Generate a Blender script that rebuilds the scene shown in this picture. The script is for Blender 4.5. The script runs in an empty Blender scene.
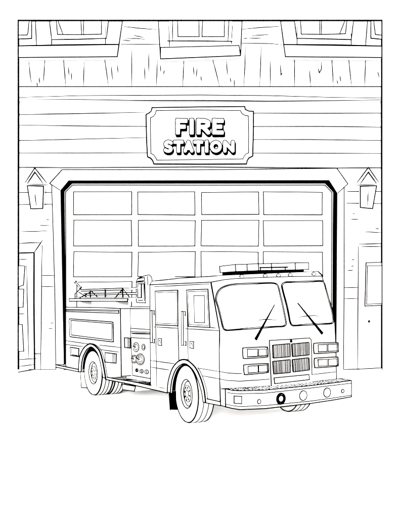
import bpy, math, random
from mathutils import Vector, Matrix
random.seed(7)
SC = bpy.context.scene
COL = SC.collection
# ------------------------------------------------------------------ survey of the place
FPX, U0, V0, H = 650.0, 200.0, 306.0, 2.0        # focal length, principal point, eye height
CAM = Vector((0, 0, H))
YW = FPX * H / (369.7 - V0)                        # distance of the station's front wall
def ray(u, v): return Vector(((u - U0) / FPX, 1.0, -(v - V0) / FPX))
def W(u, v, dy=0.0):                               # point of the facade, dy metres proud of the wall
    return CAM + ray(u, v) * (YW - dy)
_b = Vector((-411 / 650, 1, 0)).normalized()       # truck axes: b = towards its tail, r = across it
_r = Vector((1.0, 411 / 650, 0)).normalized()
_ya = FPX * H / (424 - V0)
_A = Vector(((192 - U0) / FPX * _ya, _ya, 0))
_k = (220.3 - U0) / FPX
_t = (_k * _A.y - _A.x) / (_b.x - _k * _b.y)
C0 = _A + _b * _t                                  # front near corner of the cab, on the ground
def T(s, w, z): return C0 + _b * s + _r * w + Vector((0, 0, z))
def loc(p): d = p - C0; return (d.dot(_b), d.dot(_r), p.z)
def hit(u, v, p, n):
    d = ray(u, v); return CAM + d * ((p - CAM).dot(n) / d.dot(n))
def S(u, v, w=0.0): return hit(u, v, C0 + _r * w, _r)      # on a plane along the truck's side
def F(u, v, s=0.0): return hit(u, v, C0 + _b * s, _b)      # on a plane across the truck's nose
WD = loc(F(336.4, 375))[1]                                 # truck width
YAW = math.atan2(_b.y, _b.x)
# ------------------------------------------------------------------ materials
def mat(name, col, rough=0.6, spec=0.3, var=0.04, scale=6.0, bump=0.0):
    m = bpy.data.materials.new(name); m.use_nodes = True
    nt = m.node_tree; b = nt.nodes['Principled BSDF']
    b.inputs['Roughness'].default_value = rough
    b.inputs['Specular IOR Level'].default_value = spec
    tc = nt.nodes.new('ShaderNodeTexCoord'); nz = nt.nodes.new('ShaderNodeTexNoise')
    nz.inputs['Scale'].default_value = scale; nz.inputs['Detail'].default_value = 4
    nt.links.new(tc.outputs['Object'], nz.inputs['Vector'])
    cr = nt.nodes.new('ShaderNodeValToRGB')
    cr.color_ramp.elements[0].color = (*[max(0, c - var) for c in col], 1)
    cr.color_ramp.elements[1].color = (*[min(.95, c + var) for c in col], 1)
    nt.links.new(nz.outputs['Fac'], cr.inputs['Fac'])
    nt.links.new(cr.outputs['Color'], b.inputs['Base Color'])
    return m
PAINT = mat('white_enamel', (.335, .335, .335), .45)
WALLM = mat('whitewashed_wall', (.335, .335, .335), .9)
GLASS = mat('milky_glass', (.33, .33, .33), .3)
METAL = mat('white_metal', (.345, .345, .345), .5)
GROUND = mat('white_concrete', (.9, .9, .9), .95, .1, .02, 1.5)
RUBBER = mat('white_rubber', (.37, .37, .37), .9)
INK = mat('black_ink', (0, 0, 0), 1.0, 0.0, 0.0)
BLACK = mat('black_rubber', (0, 0, 0), 1.0, 0.0, 0.0)
MATS = [PAINT, WALLM, GLASS, METAL, GROUND, RUBBER, INK, BLACK]
# ------------------------------------------------------------------ mesh builder
WORLD = {}
WADD = 0.26
def smooth(pts, n=5, closed=False):
    out = []; N = len(pts)
    if N < 3: return pts
    rng = range(N) if closed else range(N - 1)
    for i in rng:
        p0 = pts[(i - 1) % N] if closed or i > 0 else pts[0]
        p1 = pts[i]; p2 = pts[(i + 1) % N]
        p3 = pts[(i + 2) % N] if closed or i + 2 < N else pts[-1]
        for k in range(n):
            t = k / n
            out.append(0.5 * ((2 * p1) + (p2 - p0) * t + (2 * p0 - 5 * p1 + 4 * p2 - p3) * t * t + (3 * p1 - p0 - 3 * p2 + p3) * t ** 3))
    if not closed: out.append(pts[-1])
    return out
class MB:
    def __init__(self): self.v = []; self.f = []; self.m = []
    def add(self, verts, faces, m):
        o = len(self.v); self.v += [Vector(p) for p in verts]
        for f in faces: self.f.append([i + o for i in f]); self.m.append(m)
        return self
    def loft(self, a, b, m, caps=True):            # two rings of equal length
        n = len(a)
        fs = [[i, (i + 1) % n, n + (i + 1) % n, n + i] for i in range(n)]
        if caps: fs += [list(range(n))[::-1], list(range(n, 2 * n))]
        return self.add(list(a) + list(b), fs, m)
    def slab(self, ring, d, m):                    # ring pushed along vector d
        return self.loft(ring, [p + d for p in ring], m)
    def line(self, pts, w=0.9, t0=1.0, t1=1.0, closed=False, m=INK, sm=False, nseg=6):   # drawn line, w = weight
        pts = [Vector(p) for p in pts]
        pts = [p for i, p in enumerate(pts) if i == 0 or (p - pts[i - 1]).length > 1e-5]
        if sm: pts = smooth(pts, 5, closed)
        N = len(pts)
        if N < 2: return self
        def sharp(i):
            d0 = (pts[i] - pts[i - 1]).normalized(); d1 = (pts[(i + 1) % N] - pts[i]).normalized()
            return d0.dot(d1) < .8
        cuts = [i for i in (range(N) if closed else range(1, N - 1)) if sharp(i)]
        if closed:
            if not cuts: return self._tube(pts, w, 1, 1, True, m, nseg)
            for k, i in enumerate(cuts):
                j = cuts[(k + 1) % len(cuts)]; j = j + N if j <= i else j
                self._tube([pts[q % N] for q in range(i, j + 1)], w, 1, 1, False, m, nseg)
            return self
        ends = [0] + cuts + [N - 1]
        for k in range(len(ends) - 1):
            self._tube(pts[ends[k]:ends[k + 1] + 1], w, t0 if k == 0 else 1, t1 if k == len(ends) - 2 else 1, False, m, nseg)
        return self
    def _tube(self, pts, w, t0, t1, closed, m, nseg):
        w = w + WADD if w >= .5 else w
        if not closed:
            pts = list(pts)
            e = .35 * w * pts[0].y / FPX
            if t0 == 1: pts[0] = pts[0] + (pts[0] - pts[1]).normalized() * e
            if t1 == 1: pts[-1] = pts[-1] + (pts[-1] - pts[-2]).normalized() * e
            if t0 < 1 or t1 < 1:                    # resample so the taper shows
                L = [0]
                for a, c in zip(pts[:-1], pts[1:]): L.append(L[-1] + (c - a).length)
                out = []; n = max(8, len(pts)); 
                fr = sorted(set([round(x / L[-1], 5) for x in L] + [k / n for k in range(n + 1)]))
                for f in fr:
                    t = f * L[-1]; i = 0
                    while i < len(L) - 2 and L[i + 1] < t: i += 1
                    out.append(pts[i].lerp(pts[i + 1], min(1, (t - L[i]) / max(1e-9, L[i + 1] - L[i]))))
                pts = out
        N = len(pts); tang = []
        for i in range(N):
            q0 = pts[i - 1] if (i > 0 or closed) else pts[i]
            q1 = pts[(i + 1) % N] if (i < N - 1 or closed) else pts[i]
            tang.append((q1 - q0).normalized())
        d = tang[0]; up = Vector((0, 0, 1)) if abs(d.z) < .7 else Vector((0, 1, 0))
        x = d.cross(up).normalized(); rings = []
        tot = sum((c - a).length for a, c in zip(pts[:-1], pts[1:])); run = 0
        for i, p in enumerate(pts):
            d = tang[i]; x = (x - d * x.dot(d)).normalized(); y = x.cross(d)
            if i: run += (p - pts[i - 1]).length
            f = run / max(1e-9, tot); k = 1.0
            if not closed: k = min(1.0, t0 + (1 - t0) * f / .35, t1 + (1 - t1) * (1 - f) / .35)
            rad = 0.5 * w * k * p.y / FPX
            rings.append([p + (x * math.cos(2 * math.pi * j / nseg) + y * math.sin(2 * math.pi * j / nseg)) * rad for j in range(nseg)])
        vs = [q for r in rings for q in r]; fs = []
        for i in range(N if closed else N - 1):
            a = i * nseg; b = ((i + 1) % N) * nseg
            for j in range(nseg): fs.append([a + j, a + (j + 1) % nseg, b + (j + 1) % nseg, b + j])
        if not closed:
            fs.append(list(range(nseg))[::-1]); fs.append([(N - 1) * nseg + j for j in range(nseg)])
        return self.add(vs, fs, m)
    def edge(self, ring, w=0.9, sm=False): return self.line(ring, w, closed=True, sm=sm)
    def build(self, name, parent=None, label=None, cat=None, group=None, kind=None, yaw=0.0):
        me = bpy.data.meshes.new(name)
        if parent is not None and parent.name in WORLD: yaw = WORLD[parent.name][1]
        c = sum(self.v, Vector()) / len(self.v)
        if parent is None: c.z = min(p.z for p in self.v)
        R = Matrix.Rotation(yaw, 4, 'Z'); MW = Matrix.Translation(c) @ R; inv = MW.inverted()
        me.from_pydata([inv @ p for p in self.v], [], self.f)
        used = [m for m in MATS if m in self.m]
        for m in used: me.materials.append(m)
        for p, m in zip(me.polygons, self.m): p.material_index = used.index(m)
        import bmesh
        bm = bmesh.new(); bm.from_mesh(me); bmesh.ops.recalc_face_normals(bm, faces=bm.faces); bm.to_mesh(me); bm.free()
        o = bpy.data.objects.new(name, me); COL.objects.link(o)
        if parent is not None:
            o.parent = parent; o.matrix_basis = WORLD[parent.name][0].inverted() @ MW
        else: o.matrix_basis = MW
        WORLD[o.name] = (MW, yaw)
        return tag(o, label, cat, group, kind)
def tag(o, label=None, cat=None, group=None, kind=None):
    for k, v in (('label', label), ('category', cat), ('group', group), ('kind', kind)):
        if v: o[k] = v
    return o
def thing(name, label, cat, p, yaw=0.0, group=None):
    o = bpy.data.objects.new(name, None); COL.objects.link(o)
    MW = Matrix.Translation(p) @ Matrix.Rotation(yaw, 4, 'Z'); o.matrix_basis = MW
    o.empty_display_size = .3
    WORLD[o.name] = (MW, yaw)
    return tag(o, label, cat, group)
def P(txt): # "u,v u,v" -> list of pairs
    return [tuple(float(a) for a in q.split(',')) for q in txt.split()]
def WL(txt, dy=0.0): return [W(u, v, dy) for u, v in P(txt)]
def SL(txt, w=0.0): return [S(u, v, w) for u, v in P(txt)]
def FL(txt, s=0.0): return [F(u, v, s) for u, v in P(txt)]
def lines(mb, fn, txt, w=0.9, t=0.45):             # several strokes, ';' between them
    for part in txt.split(';'):
        if part.strip(): mb.line([fn(u, v) for u, v in P(part)], w, t, t)
def hatch(mb, q, n, w, jit=.3, m=INK):             # n lines from edge q0q1 to edge q3q2
    for i in range(n):
        t = (i + .5 + random.uniform(-jit, jit)) / n
        a = q[0].lerp(q[1], t); b = q[3].lerp(q[2], t)
        e0, e1 = random.uniform(0, .05), random.uniform(0, .05)
        mb.line([a.lerp(b, e0), a.lerp(b, 1 - e1)], w * random.uniform(.85, 1.15), m=m, nseg=4)
def tread(mb, q, n, k, w):                         # chequer plate: small raised bars
    for i in range(n):
        for j in range(k):
            t = (i + .5 + random.uniform(-.3, .3)) / n; s = (j + .5 + random.uniform(-.15, .15)) / k
            d = .45 / n * (1 if (i + j) % 2 else -1); e = .38 / k
            g = lambda a, c: q[0].lerp(q[1], a).lerp(q[3].lerp(q[2], a), c)
            mb.line([g(max(0, min(1, t - d)), s - e), g(max(0, min(1, t + d)), s + e)], w * random.uniform(.7, 1.3), nseg=4)
Z = Vector((0, 0, 1))
YB = Vector((0, 1, 0))
# ------------------------------------------------------------------ ground
g = MB(); n = 24; R = 900
g.add([(-R, -60, 0), (R, -60, 0), (R, 1500, 0), (-R, 1500, 0)], [[0, 1, 2, 3]], GROUND)
g.build('ground', kind='structure', label='plain white concrete forecourt and ground', cat='ground')
# ------------------------------------------------------------------ fire station
station = thing('fire_station', 'white clapboard fire station with dormers above and one huge garage door', 'building', (0, YW, 0))
UL, UR = 18.4, 381.8
def ring(u0, v0, u1, v1, dy): return [W(u0, v0, dy), W(u1, v0, dy), W(u1, v1, dy), W(u0, v1, dy)]
def to_ground(p): return Vector((p.x, p.y, 0))
# main block behind the facade
b = MB()
x0, x1 = W(UL, 300).x, W(UR, 300).x
ztop = W(200, 20.6).z
b.loft([Vector((x0, YW + .6, 0)), Vector((x1, YW + .6, 0)), Vector((x1, YW + .6, ztop)), Vector((x0, YW + .6, ztop))],
       [Vector((x0, YW + 9, 0)), Vector((x1, YW + 9, 0)), Vector((x1, YW + 9, ztop)), Vector((x0, YW + 9, ztop))], WALLM)
b.build('main_block', station)
# lower stone walls either side of the garage
for side in (0, 1):
    b = MB()
    u0, u1 = ((UL, 60.5) if side == 0 else (337.2, UR))
    rg = [to_ground(W(u0, 369, 0)), to_ground(W(u1, 369, 0)), W(u1, 167.5), W(u0, 167.5)]
    b.slab(rg, YB * .6, WALLM)
    fn = lambda u, v: W(u, v, 0.0)
    if side == 0:
        lines(b, fn, "18.4,192.4 51.7,192.3;18.4,204.4 51.9,204.2", .9, .8)
        lines(b, fn, "45.5,219.5 50,219.5;38,224.9 44,225.5 50,225.3;18.4,231.5 36,231.3 50,230.6;50,323 53.8,323;48,328.3 53,328.3", .8)
        lines(b, fn, "42.2,245 41.6,275 41.5,300 41,340 40.5,369.4;41.4,275.4 53.8,275.4;41.2,286.5 53.9,286.6", .9, .7)
        lines(b, fn, "32.4,353.6 40.8,353.6;34.4,369.5 55.6,369.5", .9, .8)
        b.line(WL("18.4,167.5 18.4,369.5"), 1.7)
    else:
        lines(b, fn, "344.4,191.4 382,191.4;344.4,203.2 382,203.4", .9, .8)
        lines(b, fn, "352.7,213.5 354.8,213.5;350.4,219 354,219.3 359,219.1;374.5,228.5 380,228.6;364.4,231.7 382,232.6;351.3,259.5 354.8,259.5;351,266.6 353.9,265.5;347.2,270.3 353.4,270.2", .9)
        lines(b, fn, "358.4,246 358,300 357.5,368.8;344.2,287.4 358,287.4;344,298.4 358,298.4", .9, .7)
        lines(b, fn, "330,369.6 358,369 382,367.6", .9, .8)
        b.line(WL("381.8,167.5 381.8,369.5"), 1.7)
    b.build('stone_wall', station)
b = MB()
b.slab([W(61, 183), W(336.8, 183), W(336.8, 167.6), W(61, 167.6)], YB * .6, WALLM)
b.build('lintel', station)
# clapboard upper wall: overlapping boards
b = MB()
cl = [86.4, 98.5, 113.2, 125.9, 139.7, 152.8, 167.4]
for a, c in zip(cl[:-1], cl[1:]):
    top = [W(UL, a, .02), W(UR, a, .02)]; bot = [W(UL, c, .05), W(UR, c, .05)]
    rg = [bot[0], bot[1], top[1], top[0]]
    bk = [Vector((p.x, YW + .6, p.z)) for p in rg]
    b.loft(rg, bk, WALLM)
fn = lambda u, v: W(u, v, .055)
lines(b, fn, "18.4,114.6 70,113.6 146,112.2;18.4,125 80,125.8 146,126.3;18.4,140.4 90,138.8 147,137.5;18.4,152.7 80,152.8 147.3,152.6", .7, .7)
lines(b, fn, "254,113 310,113.2 382,113;253.5,126.4 320,126.3 382,127;253,139.4 310,139.4 382,140.3;253,153 382,153.2", .7, .7)
lines(b, fn, "18.4,167.2 62,167.4;62,167.5 200,166.8 337,167.8;337,167.8 382,167.6", .8, .8)
for u in (18.4, 381.8): b.line([W(u, 86.5, .06), W(u, 167.5, .06)], 1.7)
b.build('clapboard_wall', station)
# cornice under the eaves
b = MB()
b.slab(ring(UL, 86.6, UR, 99.8, .22), YB * .17, WALLM)
fn = lambda u, v: W(u, v, .223)
lines(b, fn, "18.4,86.5 382,86.5", 1.1, 1)
lines(b, fn, "18.4,97.4 80,95.6 140,95.3 200,95 270,95.6 330,97.3 382,98", .8, .7)
lines(b, fn, "18.4,99 80,99.4 140,100.4 200,100.4 270,101.2 330,100.6 382,99.8", .7, .7)
for u in (18.4, 381.8): b.line([W(u, 86.5, .223), W(u, 99.8, .223)], 1.7)
b.build('cornice', station)
# steep shingled roof
def RO(u, v, e=0.0):                               # point on the roof plane, leaning back
    f = (86.4 - v) / 66.0
    return W(u, v, .24 - .45 * f + e)
b = MB()
rg = [RO(UL, 86.5), RO(UR, 86.5), RO(UR, 20.6), RO(UL, 20.6)]
b.loft(rg, [Vector((p.x, YW + .61, p.z)) for p in rg], WALLM)
lines(b, RO, "29,62.3 30,74 31.5,84;44.8,60.2 43.4,84;39.2,77 39.6,84;36.8,82 37.5,86.5;63.4,57.8 65.8,86.5;68.4,66.8 69,75.8;71.3,71.7 71.7,80.3;84.1,62.3 83.5,86.5;104.4,57.8 106.4,71 108.4,85.9;111.1,64.5 111.9,74 113,81.4;117.5,65 118,73.5;131.8,48.8 131.8,86.5;144.5,65.6 144.9,79.8;148.7,50 148.7,75.3;157.5,58.8 156.3,86.3", .95)
lines(b, RO, "160.5,65 160.8,72.5;164.5,69.5 163.5,74.5;183.8,60.8 182.8,86.3;193.3,66.3 194,75;197,68 196.3,77.5;200.8,75.8 201.5,81.3;212.5,58.8 216,72 219.5,86.3;226.5,61.3 227.5,75.5;230,77.5 231,82.5;234.3,79.5 234.3,86.3;245.5,46.3 244.9,66 243.8,86.3", .95)
lines(b, RO, "261.2,45.4 260.6,66 259.6,86;270.3,60 270.4,86;280.3,64.5 281,75 282.4,73;294.5,57 294.5,86.5;309.4,68.6 310.7,86.5;318,68 319.3,73 321.5,69 321.5,62.3;331.8,57.8 333.4,86.5;348.6,57.4 350,72 351.6,86.5;365.6,58.8 364.6,86.5;339.9,75.4 340.8,82;337,79.8 338,84.5;377.5,71 379.3,77.7", .95)
lines(b, RO, "119,44.4 165,44.5;121.7,26.3 140,28.4 156.5,29.6;133,35.3 143.8,37.5;126.2,38.6 136,38.5 144.9,39.3;123,40.2 130.7,40.9;238.8,43.3 269.8,43.6 282,44.8;242,29.3 260,27.6 281.5,26.3;251.8,35.7 268.6,34.6;248.4,38 261.4,38.4;243.5,38.6 247.5,38.3", .9, .6)
b.line([RO(UL, 20.6), RO(UR, 20.6)], 1.8)
for u in (18.4, 381.8): b.line([RO(u, 20.6), RO(u, 86.5)], 1.7)
b.build('roof', station)
# dormers
def dormer(outline, ledge, sash, strokes, thick):
    dy = .32
    d = MB()
    rg = WL(outline, dy)
    d.slab(rg, YB * .7, WALLM)
    fn = lambda u, v: W(u, v, dy)
    lines(d, fn, strokes, .95, .8)
    if thick: lines(d, fn, thick, 1.5, .9)
    for u in (18.4, 381.8):
        if any(abs(q[0] - u) < .1 for q in P(outline)): d.line([W(u, 20.7, dy), W(u, 57.2, dy)], 1.7)
    d.line([W(P(outline)[1][0], 20.7, dy), W(P(outline)[2][0], 20.7, dy)], 1.8)
    o = d.build('dormer', station)
    l = MB(); rl = WL(ledge, dy + .10)
    l.slab(rl, YB * .098, WALLM)
    l.edge(rl, .9)
    l.build('sill', o)
    for sh in sash:
        m = MB(); r2 = WL(sh[0], dy + .015)
        m.slab(r2, YB * .012, GLASS)
        for t in sh[1].split(';'):
            m.line(WL(t, dy + .018), .9, .8, .8)
        m.build('window', o)
dormer("18.4,57.2 18.4,20.7 122.4,20.7 117.3,56.7", "18.4,57.4 117.2,56.6 118.8,44.6 18.4,46",
       [("18.6,38.6 31.6,38.4 31.6,21 18.6,21", "18.5,38.8 25,38.7 31.6,38.4 31.6,21;18.5,35 27,35 28,32.5 29,21"),
        ("51.8,39.4 106.4,38.3 107.8,21 51.8,21", "49.4,21 51.6,39.4;51.6,39.5 80,39.1 106.6,38.2;108.4,21 106.4,38.2;56.3,21 57.5,34.4 63,34.5 80,34.6 101.5,34.2 101.5,21;58,21 63,34.4;80.8,21 81.7,34.2;83.5,21 83.5,34.2")],
       "35.4,20.7 36.5,45;51.6,39 51.6,45;105.5,20.7 105.5,44.4;122.4,20.7 119,44.3 117.3,56.7", "18.4,46 65,45 119,44.5")
dormer("160.5,58.6 158.3,20.7 242,20.7 240.6,55.6", "160.5,58.8 240.5,55.5 239,45.5 160.5,47.5",
       [("169,41 231.8,41.2 232.5,21 168.8,21", "167,40.8 200,40.9 232.5,41.2;172.5,21 172.5,40.6;177.5,21 178,36.7 199.2,36.7 198.8,21;202.5,21 202,36.7 224.3,36.7 224.5,21;228.8,21 228,40.6")],
       "158.3,20.7 160.5,58.6;168.8,21 169.5,46.5;232.5,21 231.3,43.8;242,20.7 240.6,55.6", "")
dormer("285.5,56.6 280.6,20.7 381.8,20.7 381.8,57.2", "285.5,56.6 381.8,57.4 381.8,46.2 283.8,44.7",
       [("296.8,38.2 351.3,39.4 353.3,21 295,21", "294.5,21 296.8,38.2;296.8,38.2 325,38.8 351.3,39.5 353.5,21;300.6,21 301.3,34.1 325,34.4 345.5,33.7 346.9,21;344.8,21 339.5,34.3;319.7,21 320,34.2;321.5,21 321.5,34.2"),
        ("370.9,38.1 381.7,39.2 381.7,21 370.9,21", "370.9,21 370.9,38.1 381.8,39.2;373.7,21 375.4,34.6 381.8,35.1")],
       "280.6,20.7 285.5,56.6;297,21 297,44.5;350.4,21 351.3,44.6;367.5,21 365.6,45.1", "284,44.7 335,45 381.8,46.2")
# garage surround
b = MB(); dy = .10
def strip(mb, outer, inner, dy0, dep, m):
    o = WL(outer, dy0); i = WL(inner, dy0)
    for k in range(len(o) - 1):
        mb.slab([o[k], o[k + 1], i[k + 1], i[k]], YB * dep, m)
strip(b, "55.8,369.6 53.1,230 51.7,185.2 62.2,169.6 336.9,168.4 347.9,183.8 344.2,230 343.5,369.6",
         "63.6,369.6 60.9,230 60.1,190.1 68.4,180.1 329.4,179.8 337.7,192.9 337.4,230 336.6,369.6", dy, .45, WALLM)
fn = lambda u, v: W(u, v, dy + .002)
lines(b, fn, "51.7,185.2 53.1,230 55,300 55.8,369.5;60.1,190.1 49.6,183.3 62.2,169.6 200,169.8 336.9,168.2 347.9,183.8 337.8,192.9;344.2,187 344.2,230 344,300 343.5,369.3", .85, .9)
b.slab(WL("49.6,183.3 62.2,169.6 66,176 60.1,190.1", dy - .01), YB * .2, WALLM)
b.slab(WL("336.9,168.4 347.9,183.8 337.7,192.9 332,176", dy - .01), YB * .2, WALLM)
b.build('garage_surround', station)
b = MB()
strip(b, "63.4,369.6 60.9,230 60.1,190.1 68.4,180.1 329.4,179.8 337.7,192.9 337.4,230 336.8,369.6",
         "66.2,369.6 64.6,230 64.2,191.2 71.9,183.3 325.4,183.2 333.4,191.8 333,230 332.4,369.6", .06, .05, BLACK)
b.build('black_door_seal', station)
# garage door
door = MB(); dd = -.15
door.slab(WL("62,369.7 62,188 70,181.6 327,181.6 335,190 335,369.7", dd), YB * .12, PAINT)
fn = lambda u, v: W(u, v, dd)
strip(door, "63.4,369.6 62.6,230 62.4,190.1 70.4,182 327.4,182 335.2,192 335,230 334.4,369.6", "66,369.6 65.7,230 65.4,192 72.5,184.8 325,184.9 332,192.3 331.8,230 331.2,369.6", .0, .14, WALLM)
lines(door, lambda u, v: W(u, v, .002), "66,369.5 65.7,230 65.4,192 72.5,184.8 200,185 325,184.9 332,192.3 331.8,230 331.2,369", .7, 1)
gd = door.build('garage_door', station)
rows = [(192, 214.6), (220.4, 245.7), (251.7, 276.4), (281.8, 312), (318, 343)]
cols = [(73.8, 131.6), (138.3, 195), (201.4, 258.5), (263.7, 322.4)]
for j, (v0, v1) in enumerate(rows):
    for i, (u0, u1) in enumerate(cols):
        m = MB(); a = lambda: random.uniform(-.45, .45)
        if i == 0 and j == 3: u0 = 77
        q = [(u0 + a(), v0 + a()), (u1 + a(), v0 + a()), (u1 + a(), v1 + a()), (u0 + a(), v1 + a())]
        r2 = [W(u, v, dd + .03) for u, v in q]
        m.slab(r2, YB * .028, PAINT); m.edge(r2, .85); m.build('panel', gd)
# left entrance door
d = MB()
rg = [W(18.5, 253, .05), W(34, 252.6, .05), to_ground(W(34.6, 369, .05)), to_ground(W(18.5, 369, .05))]
d.slab(rg, YB * .048, PAINT)
fn = lambda u, v: W(u, v, .052)
lines(d, fn, "18.5,253 34,252.5;34,252.5 33.8,300 34.5,369", 1.4, .9)
lines(d, fn, "18.5,243.4 30,242.6 40.5,242.6;34,252.5 42.5,240;18.5,259.3 27.8,259.3;26.6,265 27.3,300 28.3,340 28.8,359;18.5,313.5 25,314;18.5,359.4 36.7,358.4;18.5,366.4 35,364.2", .9, .6)
lines(d, fn, "18.5,369.9 34.5,369.6", 1.3, .9)
d.line([W(18.5, 253, .052), W(18.5, 369.5, .052)], 1.6)
ed = d.build('entrance_door', station, label='panelled entrance door')
for t in ("18.6,265.6 24.9,266 23.4,285 18.6,286.6", "18.6,289 23.7,289 23.1,307 18.6,307", "18.6,324.3 22.2,324.3 23.7,351 18.6,351"):
    m = MB(); r2 = WL(t, .07); m.slab(r2, YB * .017, PAINT); m.line(r2, .8); m.build('panel', ed)
m = MB(); pts = [Vector((ray(u, v) * (H / (-ray(u, v).z))).to_tuple()) + Vector((0, 0, H)) for u, v in P("18.4,372.5 34.5,369.75")]
pts = [pts[0], pts[1], Vector((x0, YW - .052, 0))]
m.slab(pts, Z * .012, GROUND); m.line([p + Z * .012 for p in pts[:2]], 1.3, .9, .8); m.build('threshold', station)
# right service door
d = MB()
rg = [W(359.5, 244.3, .05), W(381.7, 244.3, .05), to_ground(W(381.7, 369, .05)), to_ground(W(359.5, 369, .05))]
d.slab(rg, YB * .048, PAINT)
fn = lambda u, v: W(u, v, .052)
lines(d, fn, "359,243.9 370,243.8 381.8,243.4;361,246.4 381.8,246.5", 1.0, .5)
lines(d, fn, "357.6,368.9 370,368.4 381.8,367.6", .9, .9)
d.line([W(381.7, 244, .052), W(381.7, 367.6, .052)], 1.6)
sd = d.build('service_door', station, label='service door with a square window')
m = MB(); r2 = WL("366,262.6 381.7,262.2 381.7,305.2 364.9,305.9", .07); m.slab(r2, YB * .018, PAINT)
m.line(WL("381.7,262.2 366.1,262.6 365.4,290 364.9,305.9 381.7,305.2", .07), .9)
m.line(WL("381.7,265.6 367.5,265.6 367,290 366.6,304 381.7,303.6", .07), .8)
wn = m.build('window', sd)
m = MB(); r2 = WL("367.6,265.8 381.6,265.8 381.6,303.4 366.8,303.8", .074); m.slab(r2, YB * .003, GLASS); m.build('pane', wn)
m = MB()
m.slab([W(369.3 + 1.0 * math.cos(a), 321.3 + 1.4 * math.sin(a), .1) for a in [k * math.pi / 5 for k in range(10)]], YB * .06, BLACK)
m.build('handle', sd)
# ------------------------------------------------------------------ sign
sign = thing('station_sign', 'white notched wall sign reading FIRE STATION above the garage door', 'sign', W(200, 164, .06))
out = "146,114.7 149.5,112.7 151.4,110.8 152,107.6 200,106.9 244.6,106.5 245.4,109.4 248.6,111 253.5,111.4 253.4,130 252.7,156 249,157.6 247.2,160.2 246.5,163.8 200,164 153.8,163.8 152.8,160.6 150.8,158 147.5,156.7 146.6,140"
inn = "150.5,117.7 153.4,116.4 155.4,113.8 156.2,110.5 200,110 240.5,110.6 242,113.6 245,115.4 248.3,115.8 248.7,135 248.6,152.8 246,153.8 244.2,156 243,158.8 200,159.6 156.8,160 155.6,157.4 153.4,154.6 150.8,153.3 150.6,135"
b = MB(); r2 = WL(out, .16); b.slab(r2, YB * .1, WALLM); b.edge(r2, 1.15); b.edge(WL(inn, .162), .8); b.build('board', sign)
# puffy letters, each stroke a flattened tube
GL = {'F': ["0,1 0,0", "0,0 .8,0", "0,.5 .62,.5"], 'I': ["0,0 0,1"], 'R': ["0,0 0,1", "0,0 .5,0 .78,.12 .78,.38 .5,.52 0,.52", ".35,.52 .56,.74 .8,1"],
      'E': ["0,0 0,1", "0,0 .75,0", "0,.5 .6,.5", "0,1 .75,1"], 'S': [".78,.1 .55,0 .25,0 .05,.15 .1,.38 .4,.5 .7,.62 .76,.85 .55,1 .22,1 0,.9"],
      'T': ["0,0 .9,0", ".45,0 .45,1"], 'A': ["0,1 .42,0 .84,1", ".2,.7 .64,.7"], 'O': [".45,0 .8,.15 .95,.5 .8,.85 .45,1 .1,.85 -.05,.5 .1,.15 .45,0"],
      'N': ["0,1 0,0 .75,1 .75,0"]}
def word(mb, spec, v0, v1, fat):
    for ch, u0, u1 in spec:
        strokes = [P(t) for t in GL[ch]]
        xs = [p[0] for s in strokes for p in s]; xa, xb = min(xs), max(xs)
        for layer in range(3):
            rad, dep, ou, ov, m = ((fat, .215, 0, 0, PAINT), (fat + .95, .195, 0, 0, INK), (fat + .95, .185, .75, 1.9, INK))[layer]  # last layer: letters' drop shadow, drawn as an offset ink copy
            for s in strokes:
                pts = []
                for x, y in s:
                    u = (u0 + fat) + ((x - xa) / (xb - xa) if xb > xa else .5) * (u1 - u0 - 2 * fat)
                    v = (v0 + fat) + y * (v1 - v0 - 2 * fat)
                    pts.append((u + ou, v + ov))
                if ch in 'SO': 
                    vv = smooth([Vector((a, c, 0)) for a, c in pts], 4); pts = [(p.x, p.y) for p in vv]
                flat_stroke(mb, pts, rad, dep, m, ch != 'N' and len(pts) == 2)
def flat_stroke(mb, pts, rad, dep, m, boxy=False):             # capsule strokes with a flattened section
    r = rad * YW / FPX
    for a, c in zip(pts[:-1], pts[1:]):
        A, B = W(*a, dep), W(*c, dep)
        d = (B - A); L = d.length
        if L < 1e-5: continue
        d.normalize(); nrm = Vector((d.z, 0, -d.x)); rings = []
        for k in range(-4, 5):                     # hemispherical ends
            th = k / 4 * math.pi / 2
            base = A if k < 0 else B
            e = .35 if boxy else 1.0
            rr = r * max(.03, math.cos(th) ** e); off = r * math.copysign(abs(math.sin(th)) ** e, th)
            if k == 0: rings.append((A, r)); rings.append((B, r))
            else: rings.append((base + d * off, rr))
        vs = []; n = 12
        for c0, rr in rings:
            for j in range(n):
                t = 2 * math.pi * j / n
                vs.append(c0 + nrm * (rr * math.cos(t)) + YB * (rr * .35 * math.sin(t)))
        fs = [[i * n + j, i * n + (j + 1) % n, (i + 1) * n + (j + 1) % n, (i + 1) * n + j] for i in range(len(rings) - 1) for j in range(n)]
        mb.add(vs, fs, m)
b = MB()
word(b, [('F', 175.9, 187.3), ('I', 189.4, 194.0), ('R', 196.6, 210.2), ('E', 212.4, 223.6)], 118.8, 134.4, 2.0)
word(b, [('S', 163.9, 172.6), ('T', 173.6, 183.4), ('A', 183.6, 193.4), ('T', 193.6, 203), ('I', 204.8, 208.6), ('O', 210.2, 221.6), ('N', 223.4, 234.4)], 140.5, 152.4, 1.55)
b.build('lettering', sign)
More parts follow.
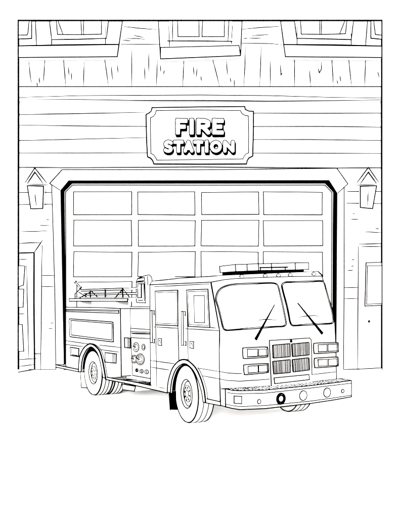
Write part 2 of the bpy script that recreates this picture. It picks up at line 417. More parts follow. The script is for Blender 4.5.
# ------------------------------------------------------------------ wall lanterns
def lantern(roof_o, roof_i, body, mid, label):
    c = W(*P(body)[2], 0)
    t = thing('wall_lantern', label, 'lantern', Vector((c.x, YW, c.z)), group='wall lanterns beside the garage door')
    dm = .30
    b = MB()
    ro, ri = WL(roof_o, dm), WL(roof_i, dm)
    # gabled cap, two thick slopes
    for k in (0, 1):
        b.slab([ro[k], ro[k + 1], ri[k + 1], ri[k]], YB * .26, METAL)
    b.line(ro, 1.0, .6, .6); b.line(ri, 1.0, .6, .6); b.build('cap', t)
    b = MB(); fr = WL(body, dm - .03)
    cx = sum((p.x for p in fr)) / 4
    bk = [p + YB * .20 for p in fr]
    b.loft(fr, bk, GLASS); b.edge(fr, 1.0); b.line(WL(mid, dm - .03), .9, .3, .5); b.build('glass_body', t)
    b = MB(); uc = sum(q[0] for q in P(body)) / 4
    b.slab(ring(uc - 2.5, 189, uc + 2.5, 203, .075), YB * .073, METAL); b.build('bracket', t)
    b = MB(); i0, i1, i2 = ri
    b.slab([i0.lerp(i1, .02) + YB * .06, i1 + YB * .06, i2.lerp(i1, .02) + YB * .06], YB * .14, GLASS); b.build('gable', t)
lantern("25,182.8 34.8,167.9 46.5,182.8", "27.3,183.3 34.8,171.9 43,183.3", "27.3,185.7 43.4,186.3 42.7,208.3 30.8,208.7", "34.6,191.2 36.4,206.4",
        'white tapered wall lantern above the panelled entrance door')
lantern("356.9,182.8 368.4,167.4 378.7,182.2", "360.4,183.6 368.4,171.9 376.6,183.3", "360.4,186.3 376.6,185.7 372.6,208.5 360.4,207.3", "368.4,190 367.4,205.5",
        'white tapered wall lantern above the service door with a square window')
# ------------------------------------------------------------------ fire truck
truck = thing('fire_truck', 'white fire truck with roof light bar, ladder and twin headlights parked outside the garage', 'fire truck', T(3, WD / 2, 0), YAW)
def sl(p): return loc(p)
def both(txt, w0=0.0, far=None):                   # near ring from the survey and its far twin
    near = SL(txt, w0); return near, [T(loc(p)[0], WD - w0, p.z) for p in near]
ARCH_R = "78.8,371.6 78.8,366 80,356 83.8,348 88,344.4 91.3,343.8 96.3,346.9 100,352 103,363 105.6,378"
ARCH_F = "167.5,391.8 168.4,381 172.2,368.8 177.8,361.6 183.4,359.4 189,361.3 195.6,367.8 200.3,377.2 204,389.4 205.6,402.4"
INN_R = "81.2,371.6 81.4,366 82.8,357.5 86,350.5 89,347.6 91.8,347 95.4,350 98.4,355 101,365 103,377.4"
INN_F = "170.3,392.6 171.6,381 175.4,370 180.6,364.8 184.5,363.6 188.6,365.4 193.8,371 198,380 201.6,391.5 203.2,402"
# windshield plane
PB0 = S(219.7, 330.6); PB1 = F(334.6, 322.2)
PT0 = S(211.2, 282.2)
wn_ = (PB1 - PB0).cross(PT0 - PB0).normalized()
def G(u, v, off=0.0): return hit(u, v, PB0 - wn_ * off * (1 if wn_.dot(_b) > 0 else -1), wn_)   # on the windshield
PT1 = G(321.8, 276)
STOP = loc(PT0)[0]
# cab shell
WADD = .24
b = MB()
near = SL("150.8,389 150.2,326 149.8,284.4") + [PT0, PB0] + SL("220.4,405.2 205.6,402.4") + SL(ARCH_F)[::-1][1:-1] + SL("167.5,392")
far = [T(loc(p)[0], WD, p.z) for p in near]
zr = PT1.z - PT0.z
far[2] = far[2] + Z * zr; far[3] = PT1; far[4] = Vector((PB1.x, PB1.y, PB1.z))
b.loft(near, far, PAINT)
b.line([PB0] + SL("219.5,350 219.6,370 220.4,405"), 1.1)
b.line([PT0, PB0], .9)
b.line(SL("150,285 150.2,326 150.8,389"), 1.0)
b.line([PT1] + [G(327, 293), G(331.8, 308)] + [PB1] + FL("335.6,342 336.4,378.8"), 1.1)
fs = lambda u, v: S(u, v)
ff = lambda u, v: F(u, v)
lines(b, fs, "151.3,326.6 178,328.2;183,328.4 200,329.4 219.4,330.6;150.6,360.3 162,361.9 174.4,363.6;150.6,366.9 168.8,369.8;197.5,367.8 219.6,371.4;202.8,375.7 219.7,378.8", .8, .7)
lines(b, ff, "219.6,371.4 227.5,372.8 236,373.4 246,373.6;219.7,378.8 227.5,380.3 240,381 265,379.4 271,378.6", .85, .8)
lines(b, ff, "311.9,374.4 336.4,371.6", .8, .8)
lines(b, fs, "178.6,330 178.8,360", .8, .8)
lines(b, fs, "210.6,283 214,300.6 217.5,320 219,328.6", .8, .8)
lines(b, fs, "209,294 214,320 215,327.2", .8, .8)
cab = b.build('cab', truck)
# roof cap
b = MB()
lo = [S(149.8, 284.6, -.02), S(211.0, 282, -.02), PT1 + _r * .02, None]
lo[3] = T(loc(lo[0])[0], WD + .02, lo[0].z + zr)
U1 = F(222.0, 275.4, STOP + .14); U2 = F(318, 271.3, STOP + .14)
up = [S(152.3, 281, .14), U1, U2, None]; up[3] = T(loc(up[0])[0], WD - .14, up[0].z + (U2.z - U1.z))
# rounded front brim: extra points along the front edge
lo2 = [lo[0], lo[1]] + [G(224, 279.6), G(235, 278.5), G(260, 277.4), G(295, 276.3)] + [lo[2], lo[3]]
fr = [0, 1, .1, .2, .42, .75]
up2 = [up[0], up[1]] + [up[1].lerp(up[2], k) for k in (.05, .12, .36, .72)] + [up[2], up[3]]
n_ = len(lo2)
b.slab([PT0] + lo2[2:6] + [PT1], _b * .06, PAINT)
b.loft(lo2, up2, PAINT)
b.line(lo2[:7], .9); b.line([up[0], S(181, 278, .14), up[1]], .95); b.line(up2[1:7], .9); b.line([lo[0], up[0]], .9)
b.line([up[2], G(321, 274) , lo[2]], 1.1)
lines(b, lambda u, v: S(u, v, -.004), "154.4,286.5 175,285.6 195,284.5 209.5,283.9", .8, .7)
rf = b.build('roof', truck)
# clearance lamps along the brim
for u, v in ((240, 276.4), (263.4, 275.7), (276.6, 275.4), (288.4, 274.9), (311.9, 273.9)):
    c = hit(u, v, (lo[1] + up[1]) / 2, (lo[2] - lo[1]).cross(up[1] - lo[1]).normalized())
    c = c - _b * .05
    m = MB(); e = []
    rx, rz = 2.5 * c.y / FPX, 1.6 * c.y / FPX
    e = [c + _r * rx * math.cos(k * math.pi / 6) + Z * rz * math.sin(k * math.pi / 6) for k in range(12)]
    m.loft([p + _b * .08 for p in e], e, GLASS)
    m.add(e + [c - _b * .03], [[i, (i + 1) % 12, 12] for i in range(12)], GLASS)
    m.edge(e, .8); m.build('clearance_lamp', truck)
# light bar
sb = STOP + .35
lens = MB()
q = FL("219.6,266.2 235,264.4 260,263.6 295,262.7 308.5,262.5 308.5,269.3 295,269.8 260,270.4 235,271.5 220.2,272.6", sb)
lens.loft(q, [p + _b * .07 for p in q], GLASS)
lens.edge(q, .9, False)
lens.line([p + _b * .0 for p in FL("219.6,266.2 235,264.4", sb)], .9)
for t in ("235.4,264.6 235.8,271.4", "247,264 247.3,270.9", "258.4,263.7 258.7,270.5", "295.2,262.8 295.5,269.7", "271.4,264.2 271.7,270"):
    lens.line(FL(t, sb - .005), .85)
lb = MB()
q = FL("223.8,271.2 304,268.4 304,271.6 223.8,275", sb + .01)
lb.loft(q, [p + _b * .05 for p in q], BLACK)
lbo = lb.build('light_bar', truck)
lens.build('lens', lbo)
m = MB(); q = FL("260.2,266.9 287.5,266.5 287.5,267.6 260.2,268", sb - .02); m.loft(q, [p + _b * .02 for p in q], METAL)
m.line(FL("260.2,267.4 287.5,267", sb - .02), 1.2); m.line(FL("260.4,267.4 260.5,270.2", sb - .01), .9); m.line(FL("285.3,267.4 285.4,269.8", sb - .01), .9)
m.build('speaker_slot', lbo)
# windshield
def pane(txt, name):
    o = smooth([G(u, v, .012) for u, v in P(txt)], 4, True)
    m = MB(); c = sum(o, Vector()) / len(o)
    m.loft(o, [p + _b * .011 for p in o], GLASS)
    m.edge(o, 1.0); m.edge([p + (c - p).normalized() * (1.3 * p.y / FPX) for p in o], .75)
    return m
m = pane("215.6,300 216.3,294.5 219,289.5 224,286.2 232.5,284 246,283.2 260,282.8 270,282.6 275.5,283.2 278.4,286 280.6,295 283,305 286,320 286.2,324.2 283.6,326.4 276,326.9 262,328 245,329.2 230,330.3 225.5,330.2 222.8,327.6 220.4,318 218,308", 'windshield')
lines(m, lambda u, v: G(u, v, .016), "255.6,321.5 259,319.9 266,319.1 279,320", .8, .3)
m.build('windshield', truck)
m = pane("281.7,287 282,284 285,281.9 292,281.6 308,281.1 321,280.6 324.2,282.4 326,288 328.2,296 330.6,305 332.4,311.5 333.4,318 333.4,322 331,323.7 322,324.2 308,325 296,325.7 292.5,325.6 290,322.6 288.4,315 286.3,305 283.6,295", 'windshield')
lines(m, lambda u, v: G(u, v, .016), "296.3,318.8 301,316.5 308,315.8 315,315.3 322.5,317.3", .8, .3)
m.build('windshield', truck)
# wipers
def wiper(tip, base):
    a, c = G(*tip, .05), G(*base, .05)
    m = MB(); N = 9; vs = []
    d = (c - a).normalized(); x = d.cross(wn_).normalized()
    for i in range(N):
        f = i / (N - 1); p = a.lerp(c, f); hw = (.35 + 1.15 * f ** 1.5) * p.y / FPX
        for sx, off in ((-1, 0), (1, 0), (1, .02), (-1, .02)):
            vs.append(p + x * hw * sx + wn_ * off * (1 if wn_.dot(_b) > 0 else -1))
    fs = [[i * 4 + j, i * 4 + (j + 1) % 4, (i + 1) * 4 + (j + 1) % 4, (i + 1) * 4 + j] for i in range(N - 1) for j in range(4)] + [[0, 1, 2, 3], [(N - 1) * 4 + j for j in range(4)]]
    m.add(vs, fs, BLACK)
    m.build('wiper', truck)
wiper((274.9, 304.4), (256, 339.2)); wiper((298, 302.6), (323, 333.6))
# side doors and their windows
def side_panel(name, txt, wout, parent, m_=PAINT, w=.9, closed=True, thick=None):
    m = MB(); q = SL(txt, -wout); m.slab(q, _r * (wout - .002), m_)
    if closed: m.edge(q, w)
    return m
def door_part(outline, win, win_in, handle, extra):
    m = MB(); q = SL(outline, -.012); m.slab(q, _r * .011, PAINT)
    lines(m, lambda u, v: S(u, v, -.013), extra, .9, .8)
    d = m.build('crew_door' if win_in is None else 'cab_door', truck)
    m = MB(); q = SL(win, -.022); m.slab(q, _r * .010, PAINT); m.edge(q, 1.0)
    c = sum(q, Vector()) / 4
    m.edge([p.lerp(c, .10) for p in q], .62)
    wd = m.build('window', d)
    m = MB()
    if win_in is None:
        q2 = [p.lerp(c, .105) - _r * .003 for p in q]
    else: q2 = SL(win_in, -.025)
    m.slab(q2, _r * .004, GLASS)
    if win_in: m.edge(q2, .8)
    m.build('pane', wd)
    m = MB(); q = SL(handle, -.03); m.slab(q, _r * .017, METAL); m.edge(q, .8)
    c = sum(q, Vector()) / 4
    m.line([q[0].lerp(c, .6), q[1].lerp(c, .7), q[2].lerp(c, .6)], .8); m.build('handle', d)
door_part("155.2,290.4 178,289.6 178.7,362.6 177,363 174.4,364.6 170.5,371 168.2,380 167.2,389 156.4,389", "155.3,291 177.6,290 177.9,325.6 155.8,324.6", None,
          "158.1,338.4 161.6,338.6 161.7,345.4 158.2,344.9", "155.2,291 155.6,315 156.6,365 156.4,389.6;178,290 177.8,315 178.8,360;156.9,326.9 178,328.2;156.5,361.1 174.4,363.6;156.4,367.9 168.9,369.8;156.7,386.9 167,388.6")
door_part("186.6,289.8 209.3,288.8 217.9,328.5 218.4,331 218.6,370.9 197.4,367.4 190,360.5 188.2,359.5", "186.6,289.9 207.9,289 209.8,327.3 188.6,326.2", "194,295.4 204.4,295.4 204.6,322.6 194.6,322.3",
          "189.8,341.3 193.6,341.5 193.6,348.3 189.8,347.7", "186.5,289.8 187.5,315 188.3,359.5;188,328.7 218.4,330.5;209.6,327.2 215.5,327.8")
# grab rails
def rail(u, v0, v1, k0, k1):
    m = MB(); 
    for (a, c) in (k0, k1):
        q = SL(f"{a},{c} {a+3.1},{c+.2} {a+3.1},{c+3.9} {a},{c+3.6}", -.045); m.slab(q, _r * .044, METAL); m.edge(q, .85)
    q = SL(f"{u},{v0} {u+1.9},{v0} {u+2.3},{v1} {u+.3},{v1}", -.075); m.slab(q, _r * .03, METAL)
    m.line([q[0], q[3]], .8); m.line([q[1], q[2]], .8); m.line([q[0], q[1]], .8); m.line([q[2], q[3]], .8)
    m.build('grab_rail', truck)
rail(150.2, 310.5, 342.4, (151.0, 310.3), (151.4, 338.9))
rail(181.2, 311.4, 345.2, (182.2, 311.2), (182.9, 341.4))
# sill under the cab
m = MB(); q = SL("150.9,385.6 167.2,388.4 167.5,392.6 151.2,389", -.02); m.slab(q, _r * .019, PAINT)
lines(m, lambda u, v: S(u, v, -.021), "151.3,389 160,391 167.5,392.8", 1.1, .9); 
m.build('sill', truck)
m = MB(); q = SL("205.6,398.4 220.4,401.6 220.6,405.5 205.2,402.5", -.02); m.slab(q, _r * .019, PAINT); m.edge(q, .95); m.build('sill', truck)
# rear body
b = MB()
near, far = both("66,366 66,307 78,307.4 100,307.4 120.5,308.5 121.3,376.2 105.4,377.8 103,363 100,352 96.3,346.9 91.3,343.8 88,344.4 83.8,348 80,356 78.8,366 78.8,369")
b.loft(near, far, PAINT)
lines(b, fs, "66,307 100,307.4 120.5,308.5", .9, 1)
lines(b, fs, "66,366 66,307;120.4,308.5 121.3,376", 1.0, 1)
lines(b, fs, "66.3,340.6 88,343.8;99.5,345 120.4,347.3;66.3,344.4 83,346.5;100.4,349.4 119,352", .85, .8)
b.line([T(loc(S(121.3, 376))[0], 0, S(121.3, 376).z), T(loc(S(121.3, 376))[0], .3, S(121.3, 376).z)], .8)
b.line([T(loc(S(120.5, 308.5))[0], 0, S(120.5, 308.5).z), T(loc(S(120.5, 308.5))[0], .4, S(120.5, 308.5).z)], .8)
body = b.build('equipment_body', truck)
m = side_panel('x', "66.2,309.3 118.8,310.2 118.8,313.1 66.2,311.4", .03, body, w=.9); m.line(SL("66.2,310.3 118.6,311.4", -.032), .6); m.build('drip_rail', body)
def rounded(txt, k=.12):
    p = P(txt); out = []
    n = len(p)
    for i in range(n):
        a, b_, c = p[i - 1], p[i], p[(i + 1) % n]
        la = math.dist(a, b_); lc = math.dist(c, b_); r = min(la, lc) * k
        out += [(b_[0] + (a[0] - b_[0]) * r / la, b_[1] + (a[1] - b_[1]) * r / la), (b_[0] * .8 + .1 * (b_[0] + (a[0] - b_[0]) * r / la + b_[0] + (c[0] - b_[0]) * r / lc), b_[1] * .8 + .1 * (b_[1] + (a[1] - b_[1]) * r / la + b_[1] + (c[1] - b_[1]) * r / lc)),
                (b_[0] + (c[0] - b_[0]) * r / lc, b_[1] + (c[1] - b_[1]) * r / lc)]
    return ' '.join(f'{x:.3f},{y:.3f}' for x, y in out)
m = side_panel('x', rounded("69.3,318.6 113.1,321.9 113.5,341.9 69.8,336.6"), .03, body, w=1.0)
m.edge(SL(rounded("71,320.2 112.2,323.5 112.1,340 71.5,334.8"), -.031), .9); m.build('locker_door', body)
for t, i2 in (("70.4,347.1 78.8,348.5 78.5,356.5 70.6,355.3", None), ("105.3,352.5 116.3,353.8 116,363 105.3,361.9", "113.2,353.6 113,362.6")):
    m = side_panel('x', t, .03, body, w=1.0)
    if i2: m.line(SL(i2, -.031), .9); m.line(SL("114.6,354 114.4,362.6", -.031), .8)
    else: m.line(SL("71.8,348.6 71.9,354.4 77.6,355.4", -.031), .7)
    m.build('access_panel', body)
# fender lips
def fender(o, i, name='fender'):
    m = MB(); O = smooth(SL(o, -.05), 4); I = smooth(SL(i, -.05), 4)
    for k in range(len(O) - 1):
        m.slab([O[k], O[k + 1], I[k + 1], I[k]], _r * .028, PAINT)
    m.line(O, 1.4); m.line(I, 1.1)
    m.line([p + _r * .05 for p in O[len(O) // 3:]], .7)
    m.line([O[0], I[0]], .9); m.line([O[-1], I[-1]], .9)
    return m.build(name, truck)
# black wheel wells, four of them
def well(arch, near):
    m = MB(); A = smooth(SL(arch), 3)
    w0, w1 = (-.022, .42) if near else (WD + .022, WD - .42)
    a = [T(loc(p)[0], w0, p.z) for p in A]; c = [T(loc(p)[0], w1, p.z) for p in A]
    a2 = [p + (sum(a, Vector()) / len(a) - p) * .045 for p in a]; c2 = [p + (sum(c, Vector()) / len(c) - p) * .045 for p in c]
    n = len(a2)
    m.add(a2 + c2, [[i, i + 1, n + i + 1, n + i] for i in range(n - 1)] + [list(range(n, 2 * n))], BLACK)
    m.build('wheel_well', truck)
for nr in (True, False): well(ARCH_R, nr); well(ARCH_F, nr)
fender(ARCH_R, INN_R); fender(ARCH_F, INN_F)
# wheels
def wheel(s, wface, R, width, dual, steer, side):
    # side +1: near wheel, outer face at w = wface ; -1: far wheel
    ctr = T(s, wface + side * width / 2, R)
    ax = Matrix.Rotation(steer, 3, 'Z') @ (_r * side)      # axle pointing inwards
    fw = Z.cross(ax).normalized()
    def pt(r, a, d): return ctr + ax * (d - width / 2) + (fw * math.cos(a) + Z * math.sin(a)) * r
    def lathe(mb, prof, m, n=64):
        vs = [pt(r, 2 * math.pi * k / n, d) for r, d in prof for k in range(n)]
        fs = [[i * n + k, i * n + (k + 1) % n, (i + 1) * n + (k + 1) % n, (i + 1) * n + k] for i in range(len(prof) - 1) for k in range(n)]
        mb.add(vs, fs, m)
    def circ(mb, r, d, w, n=64): mb.line([pt(r, 2 * math.pi * k / n, d) for k in range(n)], w, closed=True)
    m = MB()
    def tyre_at(d0):
        lathe(m, [(R * .56, d0 + .03), (R * .6, d0 + .004), (R * .93, d0), (R * .985, d0 + .015), (R, d0 + .05), (R, d0 + width - .05), (R * .985, d0 + width - .015), (R * .93, d0 + width), (R * .56, d0 + width)], RUBBER)
        circ(m, R * .99, d0 + .012, 1.3); circ(m, R * .99, d0 + width - .012, 1.1)
        for f in (.36, .66): circ(m, R * 1.0, d0 + width * f, .85)
        for da in (-.14, -.07, 0, .07, .14): m.line([pt(R * .999, -math.pi / 2 + da, d0 + .01), pt(R * .999, -math.pi / 2 + da, d0 + width - .01)], .7)
    tyre_at(0)
    if dual: tyre_at(width + .04)
    root = m.build('wheel', truck)
    m = MB()
    lathe(m, [(R * .565, .02), (R * .5, .012), (R * .44, .05), (R * .3, .07), (R * .29, .03), (R * .12, .02), (0.001, .02)], METAL)
    for r, d, w in ((.5, .01, .9), (.43, .045, .7), (.29, .03, .6), (.13, .017, .6)): circ(m, R * r, d, w * (.85 if dual else 1), 40)
    for k in range(8):
        a = 2 * math.pi * k / 8 + .2
        m.line([pt(R * .21 + .02 * math.cos(t), a + .1 * math.sin(t), .022) for t in [j * math.pi / 4 for j in range(8)]], .5 if not dual else .45, closed=True)
    for k in range(5):
        a = 2 * math.pi * k / 5 + .5
        m.line([pt(R * .33, a, .07), pt(R * .4, a + .25, .06)], .9)
    for a0 in (math.pi * 1.18,):
        m.line([pt(R * .37, a0 + .1 * j, .06) for j in range(8)], 1.9, .2, .2)  # heavy crescent: hub shading drawn in ink on the rim
    m.build('rim', root)
pf = loc(S(187.4, 394.6, .03)); pr = loc(S(94.0, 374.6, .03))
RF = .492; RR = pr[2] + .0
print('front', pf, 'rear', pr, 'WD', WD, 'YW', YW)
RR = .5
ST = math.radians(-7.5)
wheel(pf[0] - .03, -.005, RF, .31, False, ST, 1)
wheel(pf[0] - .03, WD + .005, RF, .31, False, ST, -1)
wheel(pr[0], 0.0, RR, .28, True, 0, 1)
wheel(pr[0], WD, RR, .28, True, 0, -1)
# mud flaps
m = MB(); q = SL("80.4,371.3 88,372 88.6,387.9 81.5,387.3", .06); m.slab(q, _r * .3, RUBBER); m.edge(q, .95); m.build('mud_flap', truck)
m = MB(); q = SL("169.2,391 175.5,391 176,409.8 170.3,409.6", .04); m.slab(q, _r * .05, BLACK); m.line([q[0] - _r * .002, q[3] - _r * .002], .9); m.build('mud_flap', truck)
# tail step
m = MB(); q = SL("55.8,364.6 79,369.4 79,371.8 56,367", -.03)
m.loft(q, [p + _r * (WD + .06) for p in q], METAL); m.edge(q, 1.0)
q2 = [S(55.8, 364.6, -.03), S(79, 369.3, -.03)]
back = [p + _r * .3 for p in q2]
m.line([back[0], back[1]], .8); m.line([q2[0], back[0]], .9)
tread(m, [q2[0] + Z * .004, q2[1] + Z * .004, back[1] + Z * .004, back[0] + Z * .004], 12, 1, .3)
m.build('tail_step', truck)
# pump bay, set back between cab and rear body
PW = .225
b = MB()
near = [S(120.8, 376, 0), S(151.5, 380, 0)]
s0, s1 = loc(S(121.0, 376))[0], loc(S(150.6, 380))[0]
zt, zb = S(135, 308.4, PW).z, S(140, 376.8, PW).z
rg = [T(s0 + .01, PW, zb - .05), T(s1 - .02, PW, zb - .05), T(s1 - .02, PW, zt), T(s0 + .01, PW, zt)]
b.loft(rg, [p + _r * (WD - 2 * PW) for p in rg], PAINT)
fp = lambda u, v: S(u, v, PW)
lines(b, fp, "129.4,306.5 150,306.6;121,308.5 150,308.5;130.4,308.5 130.4,320 131.4,345 132.7,375.2;132.7,375.2 151.4,378.6", .9, .9)
lines(b, fp, "130.5,328.1 150,329.5;131,331.6 150,332.2;131.4,337.5 150,338.5", .85, .9)
lines(b, fp, "132,333.3 150,333.7", 1.5, .8)
pump = b.build('pump_bay', truck)
m = MB()
sa = s0 + .0
def FB(u, v): return F(u, v, s0 - .015)
q = [FB(*p) for p in P("124,337.6 129.7,337.9 129.8,347.8 124.3,347.3")]; m.loft([p - _b * .02 for p in q], q, METAL)
q = [p - _b * .02 for p in q]; m.edge(q, .95); m.line([q[0].lerp(q[1], .5), q[3].lerp(q[2], .5)], .65); m.line([q[0].lerp(q[1], .76), q[3].lerp(q[2], .76)], .9)
m.build('latch', body)
def dial(u, v, ru, rv, dep, name, rings, dark=False, w=.78):
    m = MB(); n = 20
    def rg(k, d): return [S(u + ru * k * math.cos(2 * math.pi * j / n), v + rv * k * math.sin(2 * math.pi * j / n), PW - d) for j in range(n)]
    a = rg(1, 0); c = [p - _r * dep for p in a]
    m.loft(a, c, METAL); m.edge(c, w)
    for k in rings:
        ctr = sum(c, Vector()) / n
        m.edge([ctr + (p - ctr) * k for p in c], w * .9)
    if dark:
        ctr = sum(c, Vector()) / n
        m.line([ctr + (c[11] - ctr) * .9, ctr + (c[9] - ctr) * .2], 1.0)
        m.line([ctr + (c[13] - ctr) * .8, ctr], .65)
    m.build(name, pump)
dial(138.2, 346.9, 2.9, 4.6, .05, 'gauge', [.62], True)
dial(145.2, 346.9, 1.7, 3.0, .04, 'gauge', [.55])
dial(136.8, 358.8, 3.0, 3.9, .06, 'hose_valve', [.7], True)
dial(144.2, 359, 4.2, 5.5, .09, 'hose_valve', [.78, .5], True, .8)
dial(138.1, 370, 1.3, 1.5, .03, 'gauge', [.4]); dial(142.8, 371, 1.7, 1.8, .03, 'gauge', [.4]); dial(147.9, 371.6, 1.9, 2.0, .03, 'gauge', [.4])
# running board
m = MB()
a = SL("105.3,376.7 118,379.2 130,381 151.4,385.4", -.01); c = SL("105.6,379.3 118,381.6 130,384 151.3,389", -.01)
zz = [p.z for p in a]
rg = a + c[::-1]
bk = [T(loc(p)[0], PW + .05, p.z) for p in rg]
m.loft(rg, bk, METAL); m.line(a, 1.0); m.line(c, 1.05); m.line([a[0], c[0]], 1.0)
sL = loc(a[1])[0] - .03
qa = T(s0 - .0, 0.0, loc(S(121, 379.6))[2] + .006); qb = S(151.2, 385.1, 0) + Z * .006
tread(m, [qa, qb, qb + _r * (PW - .01), qa + _r * (PW - .01)], 30, 5, .36)
m.build('running_board', truck)
m = MB(); q = SL("122.3,384.0 135.4,386.2 134.4,391 122.8,389.5", .08); m.slab(q, _r * .5, METAL); m.edge(q, .9); m.build('tank', truck)
# equipment box behind the cab
m = MB(); q = SL("136.5,302.4 136.2,282 137.6,278.4 144.5,275.6 149.4,274.7 151.4,277 152.4,281.2 152.4,307 136.6,307", .22)
m.loft(q, [p + _r * .55 for p in q], PAINT)
f2 = lambda u, v: S(u, v, .215)
lines(m, f2, "136.5,302.4 136.2,282 144.8,281.7 145.6,302.8 136.5,302.3;136.2,282 137.6,278.4 144.5,275.6 149.4,274.7 151.4,277 152.4,281.2;137.6,278.6 144.4,277.4 144.4,280.4 137.7,281.2;147.6,276.4 147.8,285", .8, 1)
lines(m, f2, "137.7,283.6 144,283.6 144.4,301;137.7,283.6 137.8,297.6 141.4,297.6;138,300.3 143,300.3", .85, .9)
lines(m, f2, "141.5,284.2 141.5,297.4", 1.5, 1)
m.build('equipment_box', truck)
# ladder on the body roof
def bar(mb, a, c, w, h, m=METAL):
    d = (c - a).normalized(); x = _r; y = d.cross(x).normalized()
    r1 = [a + x * w * i + y * h * j for i, j in ((-1, -1), (1, -1), (1, 1), (-1, 1))]
    mb.loft(r1, [p + (c - a) for p in r1], m)
m = MB(); LW = .12
q = SL("69.3,298.4 128,298.6 127.2,301.3 69.5,301.1", LW); m.loft(q, [p + _r * .45 for p in q], METAL); m.edge(q, 1.0)
for t in ("80,301.2 80,307.2 82,307.2 82,301.2", "116,301.2 116,308.4 118,308.4 118,301.2"):
    q = SL(t, LW + .1); m.loft(q, [p + _r * .25 for p in q], METAL)
cradle = m.build('ladder_cradle', truck)
def ladder_side(w, full):
    l = MB()
    f = lambda u, v: S(u, v, w)
    def bb(t, wt=.62, th=.009):
        p = [f(u, v) for u, v in P(t)]
        for a, c in zip(p[:-1], p[1:]):
            d = (c - a).normalized(); n = d.cross(_r).normalized() * (th)
            l.loft([a + n, a - n, a - n + _r * .03, a + n + _r * .03], [c + n, c - n, c - n + _r * .03, c + n + _r * .03], METAL)
            l.line([a + n, c + n], wt); th > .01 and l.line([a - n, c - n], wt)
    bb("81,290.3 123,288.9", 1.0, .02); bb("84,294.2 136,293.4", 1.0, .02); bb("75,297.2 136,297.6", .6, .008)
    for t in ("90.2,290.4 90.4,297.4", "105.3,289.6 105.3,297.4", "122.6,288.8 122.8,297.4"): bb(t, .75, .016)
    for t in ("91.2,291.2 97.5,297.4", "121.8,289.6 115,297.2", "123.4,289.6 129,297.2", "80.8,287.6 74.8,293.6 74.8,297.6", "78.8,292.5 87,297.4", "89.4,292 80,297.2"): bb(t, .85, .009)
    if full:
        bb("122.8,288.6 136.6,287.8", .6); 
        bb("75.4,282 80.6,288", .7, .024); l.line([f(76.4, 280.9), f(74.5, 282.9)], 1.0); l.line([f(81.6, 287), f(79.6, 289)], 1.0)
    return l
l = ladder_side(.18, True)
for k in range(7):
    u = 84 + k * 7
    a = S(u, 294.2, .2); l.line([a, a + _r * .36], .7, m=METAL)
l2 = MB()
for t in ('81,290.3 123,288.9', '84,294.2 136,293.4'):
    q = SL(t, .2); bar(l2, q[0] + _r * .36, q[1] + _r * .36, .012, .012); l2.line([p + _r * .35 - Z * .012 for p in q], .5)
o_ = len(l.v); l.v += l2.v; l.f += [[i + o_ for i in f] for f in l2.f]; l.m += l2.m
l.build('ladder', truck)
# bumper
m = MB(); SB = -.30
ft = FL("225.3,388.8 232,390.2 240,390.7 265,390 310,385.6 335,382.6 351.4,380.4", SB)
fbm = FL("225.6,406.6 232,408.2 240,409.4 265,408.4 310,403.4 335,399.6 351.4,396.6", SB)
bt = FL("221.4,388.6 230,388.2 240,387.8 265,386.2 310,382 330,379.6 341,378.4", -.002)
bbm = FL("220.8,405.2 230,405 240,405 265,403 310,398 330,396 341,394", -.002)
n = len(ft)
m.add(ft + fbm + bbm + bt, [[i + k * n, i + 1 + k * n, (i + 1 + (k + 1) * n) % (4 * n), (i + (k + 1) * n) % (4 * n)] for i in range(n - 1) for k in range(4)] + [[0, n, 2 * n, 3 * n], [n - 1, 2 * n - 1, 3 * n - 1, 4 * n - 1]], METAL)
m.line(ft, .9); m.line(fbm, 1.15); m.line(bt, .8); m.line([ft[0], fbm[0]], 1.05); m.line([ft[-1], fbm[-1]], 1.05); m.line([ft[-1], bt[-1]], .9); m.line([ft[0], bt[0]], .9); m.line([fbm[0], bbm[0]], .9)
f3 = lambda u, v: F(u, v, SB - .002)
lines(m, f3, "226.9,392.3 232,393.2 240,393.6 265,393 310,388 335,385 351.2,383.1;225.8,404 232,405.4 240,406.4 265,405.4 310,401 335,397.6 351.4,395", .85, .9)
for i in range(n - 1):
    L = (ft[i + 1] - ft[i]).length
    tread(m, [ft[i] + Z * .003, ft[i + 1] + Z * .003, bt[i + 1] + Z * .003, bt[i] + Z * .003], max(3, int(L * 24)), 4, .42)
bump = m.build('bumper', truck)
def disc(u, v, r, s, dep, name, parent, rings=(), w=.9, black=False, fn=F):
    m = MB(); n = 28
    c = fn(u, v, s); k = c.y / FPX
    def rg(q, d): return [c + _r * (r * q * k * 1.0 * math.cos(2 * math.pi * j / n)) + Z * (r * q * k * math.sin(2 * math.pi * j / n)) - _b * d for j in range(n)]
    m.loft(rg(1, 0), rg(1, dep), METAL); m.edge(rg(1, dep), w)
    for q, ww in rings: m.edge(rg(q, dep), ww)
    m.build(name, parent)
m = MB(); q = FL("234.1,395.9 241.6,396.2 241.6,403.6 234.1,403", SB - .03); m.loft(q, [p + _b * .028 for p in q], METAL); m.edge(q, .95); m.build('tow_plate', bump)
disc(258.4, 401.3, 2.1, SB, .02, 'bumper_lamp', bump)
disc(279.0, 398.2, 5.6, SB, .05, 'siren', bump, [(.86, .8), (.62, 1.6)])
disc(302.5, 395.3, 4.8, SB, .02, 'bumper_lamp', bump); disc(326.3, 392.3, 4.6, SB, .02, 'bumper_lamp', bump); disc(341.9, 390.8, 1.7, SB, .02, 'bumper_lamp', bump)
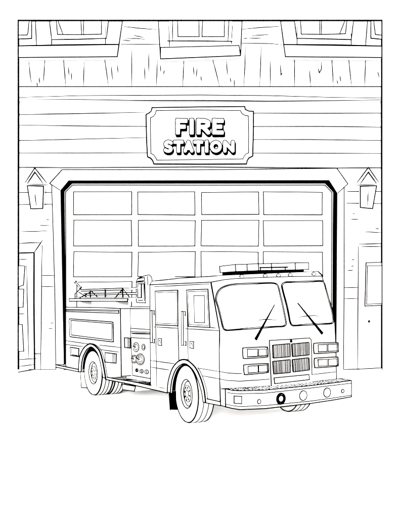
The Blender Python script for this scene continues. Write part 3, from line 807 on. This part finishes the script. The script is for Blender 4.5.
# grille
m = MB(); q = FL("269.4,340.3 309.4,337.8 311.2,339.6 311.9,374.4 312,384 271.4,386.5", -.04); m.slab(q, _b * .038, METAL)
m.line(FL("271.4,386 269.4,340.3 290,339.2 309.4,337.8 311.2,339.8 311.9,374.4", -.04), .95)
gr = m.build('grille', truck)
for t in ("272.4,345 290,343.4 290.4,356.6 273,358", "291.6,343.8 309,342.1 309.4,354.8 292.4,356.5", "272.6,361.2 290.3,359.4 290.6,372.4 273.6,373.9", "292.1,359.4 309,357.5 309.6,369.8 293,371.9"):
    m = MB(); q = FL(rounded(t, .1), -.06); m.slab(q, _b * .018, METAL); m.edge(q, .9)
    q4 = FL(t, -.062); hatch(m, q4, 34, .42, .14); m.build('grille_screen', gr)
m = MB(); q = FL("274,377.8 308.8,374.4 309.4,379.4 274.8,383.5", -.055); m.slab(q, _b * .014, METAL); m.edge(q, .95); m.build('plate', gr)
disc(290.6, 341, 1.1, -.042, .015, 'badge', gr, [(.5, 1.2)])
# headlights
def headlight(outer, l1, l2):
    m = MB(); q = FL(rounded(outer, .32), -.07); m.slab(q, _b * .068, METAL); m.edge(q, 1.0)
    a, c, d, e = P(outer)
    k = .9
    m.edge(FL(rounded(f"{a[0]+3.4},{a[1]+1.0} {c[0]-.8},{c[1]+1.0} {d[0]-.8},{d[1]-1.0} {e[0]+2.0},{e[1]-1.2}", .12), -.073), .47)
    hl = m.build('headlight', truck)
    for t in (l1, l2):
        m = MB(); q = FL(t, -.082); m.slab(q, _b * .011, GLASS); m.edge(q, .72); m.build('lens', hl)
headlight("242.4,347.6 267.8,346.6 268.1,357 243,358.6", "247.4,349.3 257.4,349 257.6,356 247.6,356.5", "258.6,349 266.2,349 266.4,355.4 258.7,355.9")
headlight("243.3,364.6 268.4,363.1 268.8,372.4 244.2,374.8", "248.1,366.3 257.9,365.6 258.1,372 248.3,372.8", "258.7,365.5 267,365 267.2,371.4 258.8,371.9")
headlight("313.5,343 338.4,342.2 338.6,352 313.9,353.6", "318.2,344.8 326.9,344.4 326.9,351.2 318.4,351.6", "328.1,344.3 337,344 336.9,350.7 328.1,351")
headlight("314.1,358 338.3,356.6 338.6,366 314.6,367.8", "318.2,359.7 327.1,359.3 327.1,365.7 318.4,366", "328.4,359.2 336.9,358.8 337.2,365 328.4,365.5")
# ------------------------------------------------------------------ light and camera
world = bpy.data.worlds.new('World'); SC.world = world; world.use_nodes = True
nt = world.node_tree
sky = nt.nodes.new('ShaderNodeTexSky'); sky.sky_type = 'NISHITA'; sky.sun_disc = False
EL, AZ = math.radians(10), math.radians(182)
sky.sun_elevation = EL; sky.sun_rotation = AZ; sky.dust_density = 1.0; sky.air_density = 1.0
bg = nt.nodes['Background']; bg.inputs['Strength'].default_value = .12
mx = nt.nodes.new('ShaderNodeMix'); mx.data_type = 'RGBA'    # even white overcast veil over the blue
mx.inputs['Factor'].default_value = .92
nt.links.new(sky.outputs['Color'], mx.inputs['A']); mx.inputs['B'].default_value = (10.5, 10.5, 10.5, 1)
nt.links.new(mx.outputs['Result'], bg.inputs['Color'])
ld = bpy.data.lights.new('sun', 'SUN'); ld.energy = 3.6; ld.angle = math.radians(14); ld.color = (1, .97, .93)
lo_ = bpy.data.objects.new('sun', ld); COL.objects.link(lo_)
dirv = Vector((math.sin(AZ) * math.cos(EL), math.cos(AZ) * math.cos(EL), math.sin(EL)))
lo_.rotation_euler = dirv.to_track_quat('Z', 'Y').to_euler(); lo_.location = (0, -5, 30)
cd = bpy.data.cameras.new('camera'); cam = bpy.data.objects.new('camera', cd); COL.objects.link(cam)
cam.location = CAM; cam.rotation_euler = (math.pi / 2, 0, 0)
cd.sensor_fit = 'HORIZONTAL'; cd.sensor_width = 36; cd.lens = 36 * FPX / 400
# sensor_fit horizontal: shift is a fraction of the frame width
cd.shift_y = (V0 - 517.8 / 2) / 400.0
cd.clip_start = .1; cd.clip_end = 4000
SC.camera = cam
SC.render.resolution_x, SC.render.resolution_y = 791, 1024
vs = SC.view_settings; vs.view_transform = 'Standard'; vs.look = 'None'; vs.gamma = 1; vs.use_curve_mapping = False
vs.exposure = 2.35
SC.cycles.use_denoising = True
